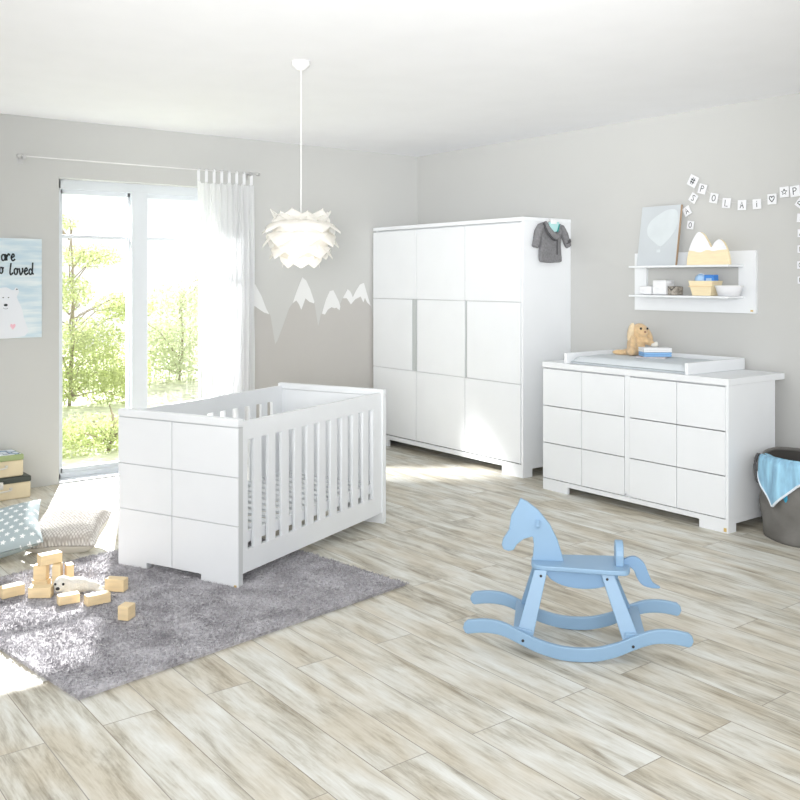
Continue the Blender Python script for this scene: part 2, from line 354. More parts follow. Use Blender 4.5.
for c in CAPS: tag(MB((0, 1.0, 0)).prism(c, .0016, .003, 'x').build('snow_cap', M['snow'], mu), 'white snowy peak')

# ------------------------------------------------------------------ garden seen through the panes
struct(MB().box(-14, -.27, -9, 8, -.25, -.05).build('garden_ground', mat('lawn_green', (.56, .60, .42), .9, .5, 30, .3, 6)))
def tree(loc, h, blobs, nleaf, lm, label, group, leaf=.05, name='garden_tree'):
    tr = thing(name, label, 'tree' if name == 'garden_tree' else 'shrub', loc, 0, group)
    wood = MB(); wood.tube([(0, 0, 0), (.05, .03, h*.4), (-.03, .05, h*.75), (.02, 0, h)], [.022, .018, .012, .005], 8)
    r_ = random.Random(int(h*100)+nleaf)
    for c, r in blobs:
        c = Vector(c)
        for k in range(5):
            st = Vector((0, 0, max(.1, min(h*.9, c.z - r_.uniform(.1, .5)))))
            e = c + Vector([r_.uniform(-1, 1)*q for q in r])*.8; md = (st+e)/2 + Vector((r_.uniform(-.1, .1), r_.uniform(-.1, .1), r_.uniform(0, .15)))
            wood.tube([st, md, e], [.009, .006, .003], 5)
    wood.build('trunk', M['bark'], tr, smooth=True)
    vs = []; fs = []; tot = sum(r[0]*r[1]*r[2] for _, r in blobs)
    for c, r in blobs:
        for k in range(int(nleaf*r[0]*r[1]*r[2]/tot)):
            d = Vector([r_.gauss(0, 1) for _ in range(3)]).normalized()*(r_.random()**.45)
            p = Vector(c) + Vector((d.x*r[0], d.y*r[1], d.z*r[2]))
            a = Vector([r_.gauss(0, 1) for _ in range(3)]).normalized(); b = a.cross(Vector([r_.gauss(0, 1) for _ in range(3)])).normalized()
            L = leaf*r_.uniform(.6, 1.3); w = L*.42; n = len(vs)
            vs += [p-a*L/2, p+b*w/2, p+a*L/2, p-b*w/2]; fs.append((n, n+1, n+2, n+3))
    mb = MB(); mb.v = [tuple(v) for v in vs]; mb.f = fs
    tag(mb.build('foliage', lm, tr), None, None, None, None)
    return tr
tree((-4.6, -1.75, -.05), 2.3, [((0, -.2, 1.40), (.5, .50, .26)), ((.1, .15, .80), (.45, .5, .30)), ((.1, -.3, 2.25), (.3, .40, .12)), ((-.1, .25, 1.85), (.3, .45, .16)), ((0, -.25, .3), (.5, .5, .3)), ((.1, .5, .35), (.5, .5, .38)), ((0, .7, 1.2), (.4, .4, .2))], 17000, M['leaf'], 'yellow-green garden tree behind the left glass pane of the window', None)
tree((-6.5, .55, -.05), 1.35, [((0, -.3, .65), (.6, .6, .42)), ((0, .5, .75), (.6, .7, .42)), ((.2, .1, 1.25), (.5, .8, .3)), ((0, .6, 1.6), (.4, .4, .15)), ((0, 0, .25), (.6, .9, .3))], 11000, M['leaf2'], 'pale green bush behind the right glass pane, lower than the tree', None, .06, 'garden_shrub')
tree((-1.35, -2.45, -.05), .42, [((0, -.25, .16), (.28, .55, .20)), ((0, .35, .14), (.28, .5, .18))], 3500, M['leaf'], 'low yellow-green shrub just outside the glass at the bottom of the window', None, .045, 'garden_shrub')

# ------------------------------------------------------------------ curtain rod and curtain
rod = thing('curtain_rod', 'thin white curtain rod mounted above the window', 'curtain rod', (.1, -2.66, 2.385))
MB().tube([(0, -.95, 0), (0, .93, 0)], .0055, 10).build('pole', M['cord'], rod, smooth=True)
for s in (-1, 1):
    y = -.93 if s < 0 else .88
    MB().box(-.1, .005, y-.006, y+.006, -.006, .006).box(-.1, -.092, y-.02, y+.02, -.045, .02).box(-.012, .012, y-.01, y+.01, -.02, .012).build('bracket', M['chrome'], rod, bevel=.002)
    MB().ell((0, (-.965 if s < 0 else .945), 0), (.014, .02, .014), 12).build('finial', M['chrome'], rod, smooth=True)
cu = thing('curtain', 'sheer white tab-top curtain gathered at the right end of the rod', 'curtain', (.1, -2.0, 0))
cv = MB(); ny, nz = 150, 34; YA, YB = -.262, .235
def cpt(i, j):
    u = i/ny; z = 2.30 - j/nz*2.275; amp = .010+.018*min(1, j/8)
    y = YA + (YB-YA)*u + .006*math.sin(u*40+z*2)
    if j == 0: z -= .02*abs(math.sin(u*PI*7.5))
    x = amp*math.sin(u*2*PI*9.5 + .5*math.sin(z*1.3)) + .012*math.sin(u*2*PI*23+z*2)
    return (x, y + .02*math.sin(z*1.1), z)
cv.add([cpt(i, j) for j in range(nz+1) for i in range(ny+1)], [(j*(ny+1)+i, j*(ny+1)+i+1, (j+1)*(ny+1)+i+1, (j+1)*(ny+1)+i) for j in range(nz) for i in range(ny)])
cv.build('curtain_panel', M['sheer'], cu, smooth=True)
for k in range(8):
    y = YA+.012+(YB-YA-.024)*k/7; tb = MB(); pr = []
    pts = [(-.012, 2.29), (-.013, 2.36), (-.010, 2.388), (0, 2.397), (.010, 2.388), (.013, 2.36), (.012, 2.29)]
    tb.add([(a, y+s*.007, b) for s in (-1, 1) for a, b in pts], [(i, i+1, 7+i+1, 7+i) for i in range(6)])
    tb.build('tab', M['cloth_w'], cu, smooth=True)

# ------------------------------------------------------------------ poster
PX = lambda u, v: (.0225, (u-41)*.0069, (-(v-239)*.00729))     # print coordinates: u right, v down
po = thing('wall_poster', 'pale blue poster with a white bear and script lettering, left wall', 'poster', (0, -3.444, 1.803))
MB().box(0, .021, -.50, 0, -.714, 0).build('board', M['poster'], po, bevel=.002)
bear = MB(); pts = [(-26, 335), (-24, 318), (-17, 304), (-12, 296), (-13, 288), (-9, 285), (-5, 288), (5, 287), (12, 290), (15, 287), (18, 291), (16, 297), (20, 306), (23, 318), (24, 335)]
bear.add([(.0215, (u-41)*.0069, -(v-239)*.00729) for u, v in smoothpoly(pts, 3)][::-1], [tuple(range(len(pts)*3))])
bear.build('printed_bear', mat('white_print', (.76, .79, .84), .9), po)
for u, v, r, nm_ in ((2.4, 297, .8, 'printed_eye'), (7.5, 297, .8, 'printed_eye'), (4.8, 304.3, 2.0, 'printed_nose'), (-6, 291, .7, 'printed_ear_mark'), (15.8, 289, .9, 'printed_ear_mark')):
    ft = MB(); ft.add([(.0226, (u-41+r*math.cos(a))*.0069, -(v-239+r*.62*math.sin(a))*.00729) for a in [2*PI*k/14 for k in range(14)]], [tuple(range(14))]); ft.build(nm_, M['ink'], po)
ft = MB(); ribbon(ft, arc(4.8, 306.5, 2.4, 1.6, 20, 160), .3, PX); ft.build('printed_mouth', M['ink'], po)
ht = MB(); hp = [(11.8, 328.5), (9.2, 325.2), (9.4, 323.2), (10.8, 322.8), (11.8, 324), (12.8, 322.8), (14.3, 323.2), (14.4, 325.2)]
ht.add([PX(*p) for p in hp], [tuple(range(8))]); ht.build('printed_heart', M['pink'], po)
tx = MB()
def let(ch, x, y, h):   # script letters, baseline y, x-height h
    w = h*.62; B = []
    if ch == 'a': B = [arc(x+w*.45, y-h*.45, w*.42, h*.45, -20, -350), [(x+w*.9, y-h), (x+w*.86, y-h*.2), (x+w*1.15, y)]]
    if ch == 'r': B = [[(x, y-h*.9), (x+w*.12, y)], smoothpoly([(x+w*.1, y-h*.5), (x+w*.5, y-h), (x+w*.85, y-h*.75)], 4, False)]
    if ch == 'e': B = [smoothpoly([(x, y-h*.42), (x+w*.75, y-h*.65), (x+w*.5, y-h), (x+w*.05, y-h*.5), (x+w*.4, y), (x+w*1.0, y-h*.25)], 4, False)]
    if ch == 's': B = [smoothpoly([(x+w*.7, y-h*.95), (x+w*.2, y-h*.85), (x+w*.3, y-h*.55), (x+w*.65, y-h*.25), (x+w*.3, y), (x, y-h*.1)], 4, False)]
    if ch == 'o': B = [arc(x+w*.42, y-h*.45, w*.4, h*.45, -60, 300), [(x+w*.6, y-h*.85), (x+w*1.1, y-h*.8)]]
    if ch == 'l': B = [smoothpoly([(x+w*.3, y-h*1.7), (x+w*.05, y-h*.4), (x+w*.25, y+h*.05), (x+w*.8, y-h*.3)], 4, False)]
    if ch == 'v': B = [smoothpoly([(x, y-h*.95), (x+w*.25, y-h*.1), (x+w*.45, y), (x+w*.85, y-h*.5), (x+w*.8, y-h)], 4, False)]
    if ch == 'd': B = [arc(x+w*.4, y-h*.42, w*.38, h*.42, -20, -350), [(x+w*.95, y-h*1.8), (x+w*.82, y-h*.3), (x+w*1.15, y)]]
    if ch == 'y': B = [smoothpoly([(x, y-h), (x+w*.25, y-h*.2), (x+w*.7, y-h)], 4, False), smoothpoly([(x+w*.7, y-h), (x+w*.5, y+h*.3), (x, y+h*.6)], 4, False)]
    if ch == 'u': B = [smoothpoly([(x, y-h), (x+w*.1, y-h*.1), (x+w*.6, y-h*.1), (x+w*.75, y-h)], 4, False), [(x+w*.75, y-h), (x+w*.8, y)]]
    for s in B: ribbon(tx, s, h*.25, PX)
for word, xs, yy in (('are', (.6, 5.4, 10.0), 261), ('loved', (8.8, 13.0, 18.0, 23.0, 27.8), 274.5), ('so', (-5, -1.4), 273.5), ('you', (-17, -12, -7.4), 260.5)):
    tx = MB()
    for ch, x in zip(word, xs): let(ch, x, yy, 6.6)
    tx.build('lettering', M['ink'], po)

# ------------------------------------------------------------------ wardrobe
WW, WH = 1.93, 1.985
wr = thing('wardrobe', 'tall white three-door wardrobe with square panelled fronts in the corner', 'wardrobe', (1.947-WW/2, -.465+.26, 0))
o = (WW/2, -.26, 0)     # local: right front corner at (0,0)
c = MB(o); D = .533
c.box(-WW, -WW+.02, .03, D, .1, WH-.032).box(-.02, 0, .022, D, .1, WH-.032).box(-WW+.02, -.02, .03, D, .1, .13).box(-WW+.02, -.02, D-.01, D, .13, WH-.032).box(-WW+.02, -.02, .03, D-.01, WH-.05, WH-.032)
c.box(-.02, 0, 0, .022, .1, WH-.032)
c.build('carcass', M['lacquer'], wr, bevel=.0015)
p = MB(o)   # plinth with foot cut-outs
p.prism([(-WW, 0), (-WW+.23, 0), (-WW+.23, .062), (-.229, .062), (-.229, 0), (0, 0), (0, .1), (-WW, .1)], 0.0, .02)
p.prism([(.02, 0), (.10, 0), (.10, .062), (D-.06, .062), (D-.06, 0), (D, 0), (D, .1), (.02, .1)], -.02, 0, 'x')
p.prism([(.02, 0), (.10, 0), (.10, .062), (D-.06, .062), (D-.06, 0), (D, 0), (D, .1), (.02, .1)], -WW, -WW+.02, 'x')
p.build('plinth', M['lacquer'], wr)
MB(o).box(-WW-.002, .003, -.004, D, WH-.032, WH).build('top_panel', M['lacquer'], wr, bevel=.003)
dw = (WW-.022)/3
for k in range(3):
    x0 = -WW+.004+dw*k; x1 = x0+dw-.006
    d = MB(o).box(x0, x1, .006, .022, .108, WH-.045).build('door', M['lacquer_gap'], wr)
    for j, (z0, z1) in enumerate(((.108, .708), (.713, 1.333), (1.338, WH-.045))):
        a, b = x0, x1
        if j == 1:
            if k == 0: b -= .058
            if k == 1: a += .012; 
            if k == 2: a += .024
        MB(o).box(a, b, -.006, .006, z0, z1).build('door_panel', M['lacquer'], d, bevel=.0018)
    if k == 0: MB(o).box(x1-.056, x1-.004, .001, .006, .715, 1.331).box(x1-.056, x1-.040, -.001, .006, .715, 1.331).build('grip_shade_strip', M['grip_shade'], d)  # grey strip added to put shade into the grip slot
    if k == 2: MB(o).box(x0+.002, x0+.022, .001, .006, .715, 1.331).build('grip_shade_strip', M['grip_shade'], d)

# ------------------------------------------------------------------ dresser, changing tray and mat
DW, DH = 1.5, .917
dr = thing('dresser', 'wide white six-drawer dresser under the wall shelf', 'dresser', (3.776-DW/2, -.594+.25, 0))
o = (DW/2, -.25, 0)
c = MB(o); D = .51
c.box(-DW, -DW+.02, .02, D, .08, .877).box(-.02, 0, .0, D, .08, .877).box(-DW+.02, -.02, .02, D, .08, .1).box(-DW+.02, -.02, D-.01, D, .1, .877).box(-.766, -.728, 0.001, D-.01, .1, .877).box(-DW+.02, -.02, .03, D-.01, .85, .877)
c.build('carcass', M['lacquer'], dr, bevel=.0015)
p = MB(o)
p.prism([(-DW, 0), (-DW+.235, 0), (-DW+.235, .05), (-.2, .05), (-.2, 0), (0, 0), (0, .08), (-DW, .08)], 0, .02)
for xx in (-.02, -DW): p.prism([(.02, 0), (.08, 0), (.08, .05), (D-.08, .05), (D-.08, 0), (D, 0), (D, .08), (.02, .08)], xx, xx+.02, 'x')
p.build('plinth', M['lacquer'], dr)
MB(o).box(-DW-.003, .003, -.004, .615, .877, DH).build('top_panel', M['lacquer'], dr, bevel=.003)
for x0, x1, xm in ((-DW+.003, -.769, -1.133), (-.724, -.021, -.36)):
    for z0, z1 in ((.086, .336), (.342, .601), (.607, .868)):
        d = MB(o).box(x0, x1, .005, .02, z0, z1).build('drawer', M['lacquer_gap'], dr)
        for a, b in ((x0, xm-.0025), (xm+.0025, x1)): MB(o).box(a, b, -.004, .005, z0, z1).build('drawer_panel', M['lacquer'], d, bevel=.0015)
MB(o).box(-.03, -.012, -.003, 0, .008, .03).build('badge', M['brass'], dr)

ty = thing('changing_tray', 'white three-sided changing tray sitting on the dresser', 'changing tray', (2.97, -.25, .917))
TX0, TX1 = -.50, .52
for x in (TX0, TX1-.025):
    MB().box(x, x+.025, -.335, .29, 0.0, .074).build('side_board', M['lacquer'], ty, bevel=.004)
MB().box(TX0+.025, TX1-.025, .268, .29, 0.0, .074).build('back_board', M['lacquer'], ty, bevel=.004)
cm = thing('changing_mat', 'pale grey-blue padded changing mat inside the white tray', 'changing mat', (2.98, -.275, .918))
mm = MB(); nx, nyy = 30, 20; hx, hy = .478, .27
def mz(u, v):
    e = min(1, (1-abs(u))*9)*min(1, (1-abs(v))*9); return .012+.04*(max(0, e)**.5)
g = [(hx*(-1+2*i/nx), hy*(-1+2*j/nyy), mz(-1+2*i/nx, -1+2*j/nyy)+.002*math.sin(i*.9)*math.cos(j*.7)) for j in range(nyy+1) for i in range(nx+1)]
g2 = [(a, b, .0) for a, b, _ in g]; n_ = len(g)
fs = [(j*(nx+1)+i, j*(nx+1)+i+1, (j+1)*(nx+1)+i+1, (j+1)*(nx+1)+i) for j in range(nyy) for i in range(nx)]
fs2 = [tuple(n_+q for q in f[::-1]) for f in fs]
bd = [i for i in range(nx+1)] + [j*(nx+1)+nx for j in range(1, nyy+1)] + [nyy*(nx+1)+i for i in range(nx-1, -1, -1)] + [j*(nx+1) for j in range(nyy-1, 0, -1)]
fs3 = [(bd[(k+1) % len(bd)], bd[k], n_+bd[k], n_+bd[(k+1) % len(bd)]) for k in range(len(bd))]
mm.add(g+g2, fs+fs2+fs3); mm.build('pad', M['matpad'], cm, smooth=True, weld=True)
pp = MB().tube([(-hx, -hy, .012), (hx, -hy, .012)], .004, 6); pp.build('piping', mat('grey_piping', (.38, .42, .44), .7), cm)

# ------------------------------------------------------------------ crib
CA = .4061
cr = thing('crib', 'white baby crib with square panelled end boards and barred sides', 'crib', (2.8968+(-.4)*math.cos(CA)-.72*math.sin(CA), -3.3674+(-.4)*math.sin(CA)+.72*math.cos(CA), 0), CA)
o = (.4, -.72, 0)    # local: near corner at (0,0), end board towards -x, length towards +y
for e in (0, 1):
    y0 = .008 if e == 0 else 1.40; y1 = y0+.03
    eb = MB(o).prism([(-.8, 0), (-.6, 0), (-.6, .044), (-.233, .044), (-.233, 0), (0, 0), (0, .788), (-.8, .788)], y0, y1).build('end_board', M['lacquer_gap'] if e == 0 else M['lacquer'], cr, weld=True)
    ya, yb = (0, .008) if e == 0 else (1.43, 1.438)
    for a, b in ((-.8, -.428), (-.423, 0)):
        for z0, z1 in ((.044, .3055), (.3095, .543), (.547, .7845)):
            pn = MB(o)
            if z0 < .1:
                foot = (a, -.6) if a < -.5 else (-.2, 0)
                poly = [(a, 0), (-.6, 0), (-.6, .044), (b, .044), (b, z1), (a, z1)] if a < -.5 else [(a, .044), (-.233, .044), (-.233, 0), (0, 0), (0, z1), (a, z1)]
                pn.prism(poly, ya, yb)
            else: pn.box(a, b, ya, yb, z0, z1)
            pn.build('end_panel', M['lacquer'], eb, bevel=.0015)
    MB(o).box(-.802, .002, (-.003 if e == 0 else 1.398), (.042 if e == 0 else 1.441), .7885, .828).build('top_cap', M['lacquer'], eb, bevel=.007, seg=3)
for s in (0, 1):
    xa, xb = (-.032, -.010) if s == 0 else (-.79, -.768)
    sf = MB(o).box(xa, xb, .038, 1.40, .718, .81).box(xa, xb, .038, 1.40, .065, .175).box(xa, xb, .038, .088, .175, .718).box(xa, xb, 1.30, 1.40, .175, .718).build('side_frame', M['lacquer'], cr, weld=True)
    sf2 = None
    pitch = .116
    for k in range(10):
        y = .088+.052+pitch*k
        MB(o).box(xa+.002, xb-.002, y, y+.064, .17, .722).build('bar', M['lacquer'], sf, bevel=.003)
bb = MB(o).box(-.765, -.745, .045, 1.395, .2, .255).box(-.055, -.035, .045, 1.395, .2, .255).box(-.745, -.055, .045, .065, .2, .255).box(-.745, -.055, 1.375, 1.395, .2, .255).build('bed_base', M['lacquer'], cr, bevel=.002)
for k in range(12): MB(o).box(-.745, -.055, .10+.108*k, .16+.108*k, .238, .25).build('base_slat', M['lacquer'], bb)
MB(o).box(-.022, -.008, -.003, 0, .004, .022).build('badge', M['brass'], cr)

# ------------------------------------------------------------------ rug
RP = Vector((3.345, -2.67)); e1 = Vector((.155, -.988)); e2 = Vector((-.988, -.155)); RL, RWd = 1.73, 1.56
ctr = RP + e1*RL/2 + e2*RWd/2; ra = math.atan2(e1.y, e1.x)
rg = thing('rug', 'grey shaggy rug under the crib and the toy blocks', 'rug', (ctr.x, ctr.y, 0), ra)
MB().box(-RL/2+.01, RL/2-.01, -RWd/2+.01, RWd/2-.01, .0005, .012).build('backing', M['rug'], rg)
nb = 150000
px = rng.uniform(-RL/2, RL/2, nb); py = rng.uniform(-RWd/2, RWd/2, nb)
clump = np.sin(px*61+np.sin(py*47)*2)*np.sin(py*57+np.cos(px*43)*2)
th = rng.uniform(0, 2*PI, nb); ln = rng.uniform(.002, .012, nb)*(1+.35*clump); lean = rng.uniform(.004, .016, nb); la = rng.uniform(0, 2*PI, nb)*.4 + clump*1.2; w = .0030
V = np.empty((nb, 3, 3)); V[:, 0] = np.stack([px-np.cos(th)*w, py-np.sin(th)*w, np.full(nb, .008)], 1); V[:, 1] = np.stack([px+np.cos(th)*w, py+np.sin(th)*w, np.full(nb, .008)], 1)
V[:, 2] = np.stack([px+np.cos(la)*lean, py+np.sin(la)*lean, .010+ln], 1)
me = bpy.data.meshes.new('pile'); me.vertices.add(nb*3); me.vertices.foreach_set('co', V.reshape(-1)); me.loops.add(nb*3); me.loops.foreach_set('vertex_index', np.arange(nb*3)); me.polygons.add(nb); me.polygons.foreach_set('loop_start', np.arange(nb)*3); me.polygons.foreach_set('loop_total', np.full(nb, 3)); me.update(); me.validate()
me.materials.append(M['rug']); pl = bpy.data.objects.new('pile', me); COL.objects.link(pl); pl.parent = rg; pl['kind'] = 'stuff'
RZ = .016

# ------------------------------------------------------------------ rocking horse
hs = thing('rocking_horse', 'light blue wooden rocking horse on the plank floor', 'rocking horse', (4.343, -2.580, 0), .753)
cl = smoothpoly([(-.425, .113), (-.36, .121), (-.29, .114), (-.22, .085), (-.15, .055), (-.07, .034), (0, .028), (.08, .034), (.16, .057), (.23, .09), (.30, .116), (.37, .121), (.432, .112)], 4, False)
up = [(x, z+.026) for x, z in cl]; dn = [(x, z-.028) for x, z in cl]
prof = up + [(.446, .125), (.45, .108), (.442, .09)] + dn[::-1] + [(-.436, .09), (-.444, .108), (-.44, .125)]
zmin = min(z for _, z in prof); prof = [(x, z-zmin+.0005) for x, z in prof]
for s in (-1, 1): MB().prism(prof, s*.17-.0105, s*.17+.0105).build('rocker', M['blue'], hs, bevel=.004)
# cross boards between the rockers (foot rests)
for a, b in ((-.243, -.168), (.192, .270)): MB().prism([(a, .098), (b, .086 if a < 0 else .10), (b, .106 if a < 0 else .12), (a, .118)], -.159, .159).build('cross_board', M['blue'], hs, bevel=.003)
# legs, splayed outwards from the seat to the rockers
for s in (-1, 1):
    for x0, x1 in ((-.135, -.200), (.128, .222)):
        lg = MB(); wd = .028; top = Vector((x0, s*.075, .325)); bot = Vector((x1, s*.148, .075)); t_ = Vector((0, s*.010, .003))
        vs = []
        for c_, ww in ((bot, .034), (top, .026)):
            for q in (-1, 1):
                for r_ in (-1, 1): vs.append(c_ + Vector((q*ww, 0, 0)) + t_*r_)
        lg.add(vs, [(0, 1, 3, 2), (4, 6, 7, 5), (0, 4, 5, 1), (2, 3, 7, 6), (0, 2, 6, 4), (1, 5, 7, 3)])
        leg = lg.build('leg', M['blue'], hs, bevel=.003)
        c_ = Vector((x0, s*.079, .305)); MB().ell(c_+Vector((0, s*.012, 0)), (.006, .004, .006), 10).build('bolt', M['black'], leg)
    for x, z in ((-.205, .085), (.222, .088)): MB().ell((x, s*.1815, z-.012), (.006, .003, .006), 10).build('bolt', M['black'], hs)
seat = smoothpoly([(-.175, 0), (-.17, -.055), (-.13, -.085), (-.05, -.09), (.05, -.098), (.15, -.105), (.21, -.095), (.222, 0), (.21, .095), (.15, .105), (.05, .098), (-.05, .09), (-.13, .085), (-.17, .055)], 4)
MB().prism(seat, .325, .345, 'z').build('seat', M['blue'], hs, bevel=.005)
belly = [(-.118, .325)] + smoothpoly([(-.112, .305), (-.09, .283), (-.04, .262), (.03, .254), (.10, .262), (.15, .286), (.172, .31)], 4, False) + [(.175, .325)]
for s in (-1, 1): MB().prism(belly, s*.062-.008, s*.062+.008).build('belly_panel', M['blue_d'], hs, bevel=.003)  # deeper blue carries the shade under the seat
head = [(-.221, .598), (-.193, .586), (-.146, .55), (-.1, .495), (-.068, .431), (-.046, .358), (-.042, .343), (-.172, .343), (-.170, .352), (-.165, .408), (-.17, .441), (-.207, .429), (-.235, .405), (-.249, .381), (-.270, .376), (-.291, .383), (-.298, .402), (-.293, .425), (-.268, .464), (-.258, .526), (-.240, .556), (-.232, .570)]
hd = MB().prism(head, -.011, .011).build('head_board', M['blue'], hs, bevel=.004)
MB().tube([(-.148, -.085, .505), (-.148, .085, .505)], .009, 12).build('handle', M['blue'], hs, smooth=True)
MB().ell((-.262, -.0115, .470), (.004, .002, .004), 8).build('eye', M['blue_d'], hd)
br = [(-.05, .345), (-.053, .39)] + arc(0, .395, .052, .045, 180, 0, 10) + [(.053, .39), (.05, .345)]
MB((.18, 0, 0)).prism(br, -.016, .016, 'x').build('backrest', M['blue'], hs, bevel=.004)
tail = smoothpoly([(.188, .352), (.215, .372), (.248, .376), (.280, .352), (.298, .310), (.315, .275), (.345, .256), (.318, .252), (.275, .262), (.252, .290), (.238, .322), (.215, .336), (.190, .334)], 4)
MB().prism(tail, -.01, .01).build('tail', M['blue_d'], hs, bevel=.003)

# ------------------------------------------------------------------ laundry basket, towel
bk = thing('laundry_basket', 'round grey canvas laundry basket right of the dresser', 'laundry basket', (4.125, -.25, 0))
R0 = .285; HB = .462; nth, nz_ = 72, 26
def bpt(k, j, r):
    th = 2*PI*k/nth; u = j/nz_
    rr = r + .012*math.sin(u*PI) + .006*math.sin(3*th+u*9) + .005*math.sin(7*th-u*14) + .004*math.sin(13*th+u*22)*math.sin(u*PI)
    return (rr*math.cos(th), rr*math.sin(th), .001+HB*u + (.008*math.sin(2*th+1)+.004*math.sin(5*th))*u)
w_ = MB(); idx = lambda k, j: j*nth + k % nth
w_.add([bpt(k, j, R0) for j in range(nz_+1) for k in range(nth)] + [(0, 0, .001)], [(idx(k, j), idx(k+1, j), idx(k+1, j+1), idx(k, j+1)) for j in range(nz_) for k in range(nth)] + [(idx(k+1, 0), idx(k, 0), (nz_+1)*nth) for k in range(nth)])
w_.build('body', M['basket'], bk, smooth=True)
w_ = MB(); w_.add([bpt(k, j, R0-.014) for j in range(1, nz_+1) for k in range(nth)] + [(0, 0, .02)], [(idx(k+1, j), idx(k, j), idx(k, j+1), idx(k+1, j+1)) for j in range(nz_-1) for k in range(nth)] + [(idx(k, 0), idx(k+1, 0), nz_*nth) for k in range(nth)])
w_.build('lining', M['basket_in'], bk, smooth=True)
MB().tube([Vector(bpt(k, nz_, R0-.007))+Vector((0, 0, .002)) for k in range(nth+1)], .011, 8, False).build('rim', M['basket'], bk, smooth=True)
for a0 in (PI+.914-.15, .914):      # loops at both sides of the rim
    def hp_(a, z, r): return (r*math.cos(a), r*math.sin(a), z)
    MB().tube(smoothpoly([hp_(a0-.12, HB-.02, R0+.004), hp_(a0-.10, HB+.01, R0+.03), hp_(a0-.05, HB-.05, R0+.05), hp_(a0+.02, HB-.13, R0+.045), hp_(a0+.08, HB-.14, R0+.03), hp_(a0+.12, HB-.06, R0+.012), hp_(a0+.12, HB-.02, R0+.004)], 4, False), .0085, 8).build('loop_handle', M['knit_dark'], bk, smooth=True)
# towel draped over the rim, towards the camera
tw = thing('towel', 'light blue towel with white trim hanging over the grey laundry basket', 'towel', (4.125, -.25, HB-.1))
AC = math.atan2(-5.48+.25, 6.93-4.08)     # direction of the camera from the basket
def drape(a0, a1, low, r, amp, m_, nm, par, n1=40, n2=22, lo_i=.10):
    g = MB(); 
    def q(i, j):
        u = i/n1; a = a0+(a1-a0)*u; lb = low(u); L_ = lb + lo_i; s_ = j/n2*L_ - lo_i     # s<0 inside, s>0 outside
        if s_ < 0: rr = R0-.03-.0*s_; z = HB+.006+s_
        else: rr = R0+r + amp*math.sin(u*PI*5+.6)*min(1, s_*8) + .01*s_; z = HB+.012-s_
        if abs(s_) < .02: z = HB+.020-abs(s_)*.5; rr = R0-.006 + (r+.008)*s_/.02*.9
        return (rr*math.cos(a), rr*math.sin(a), z-(HB-.1))
    g.add([q(i, j) for j in range(n2+1) for i in range(n1+1)], [(j*(n1+1)+i, j*(n1+1)+i+1, (j+1)*(n1+1)+i+1, (j+1)*(n1+1)+i) for j in range(n2) for i in range(n1)])
    ob = g.build(nm, m_, par, smooth=True, solid=.006); return ob, [Vector(q(i, n2)) for i in range(n1+1)]
def interp(pts):
    def f(u):
        for (a, b), (c_, d_) in zip(pts, pts[1:]):
            if u <= c_: return b+(d_-b)*(u-a)/(c_-a)
        return pts[-1][1]
    return f
ob, edge = drape(AC-1.30, AC+.10, interp([(0, .10), (.12, .17), (.36, .27), (.5, .21), (.7, .13), (1, .05)]), .030, .008, M['sky_b'], 'cloth', tw)
MB().tube(edge, .007, 6).build('trim', M['sky_w'], tw, smooth=True)
ob2, _ = drape(AC-.72, AC-.36, interp([(0, .20), (.5, .25), (1, .20)]), .004, .002, M['sky_t'], 'lower_fold', tw)

# ------------------------------------------------------------------ pendant lamp
LZ = 1.733
lp = thing('pendant_lamp', 'white pendant lamp with layered pointed petals hanging from the ceiling', 'pendant lamp', (2.642, -2.854, RH))
oz = (0, 0, -RH)
MB(oz).tube([(0, 0, LZ+.10), (0, 0, RH-.02)], .0020, 8).build('cord', M['cord'], lp)
MB(oz).lathe([(.05, RH-.0), (.05, RH-.02), (.02, RH-.045), (.004, RH-.05)], 24).build('ceiling_rose', M['cord'], lp, smooth=True)
tiers = [(.06, 1.80, .168, 1.888, 6, .150, .2, .0), (.08, 1.83, .218, 1.765, 8, .150, .0, -.02), (.10, 1.785, .208, 1.690, 8, .150, .5, -.02), (.09, 1.715, .172, 1.628, 8, .130, .1, -.015), (.085, 1.67, .100, 1.580, 8, .085, .3, .0), (.05, 1.80, .15, 1.875, 6, .14, .7, .0)]
for ti, (r0, z0, r1, z1, n, wd, ph, bow) in enumerate(tiers):
    for k in range(n):
        a = 2*PI*(k+ph)/n; g = MB(oz); nu, nv = 8, 6; vs = []
        for i in range(nu+1):
            u = i/nu; hw = wd*.80*(1-u**2.2)**.75*(.75+.35*math.sin(PI*min(1, u*1.2))) if u < 1 else .001
            for j in range(nv+1):
                v = -1+2*j/nv; r = r0+(r1-r0)*u; z = z0+(z1-z0)*u - bow*math.sin(PI*u) - .022*(v*v)*(1-u*.5)
                ca, sa = math.cos(a), math.sin(a); tx_ = v*hw
                vs.append((r*ca - tx_*sa, r*sa + tx_*ca, z))
        g.add(vs, [(i*(nv+1)+j, i*(nv+1)+j+1, (i+1)*(nv+1)+j+1, (i+1)*(nv+1)+j) for i in range(nu) for j in range(nv)])
        g.build('shade_petal', M['lampshade'], lp, smooth=True)
MB(oz).lathe([(.085, 1.61), (.130, 1.66), (.158, 1.72), (.150, 1.79), (.09, 1.84)], 24).build('inner_shade', M['lampshade'], lp, smooth=True)
MB(oz).ell((0, 0, 1.70), (.03, .03, .04), 14).build('bulb', M['bulb'], lp, smooth=True)
MB(oz).lathe([(.018, 1.74), (.018, 1.80), (.012, 1.835), (.003, 1.85)], 16).build('socket', M['cord'], lp)
ll = light('lamp_glow', 'POINT', (0, 0, 1.625-RH), (0, 0, -5), .22, (1, .84, .6), shadow_soft_size=.04); ll.rotation_euler = (0, 0, 0); ll.parent = lp

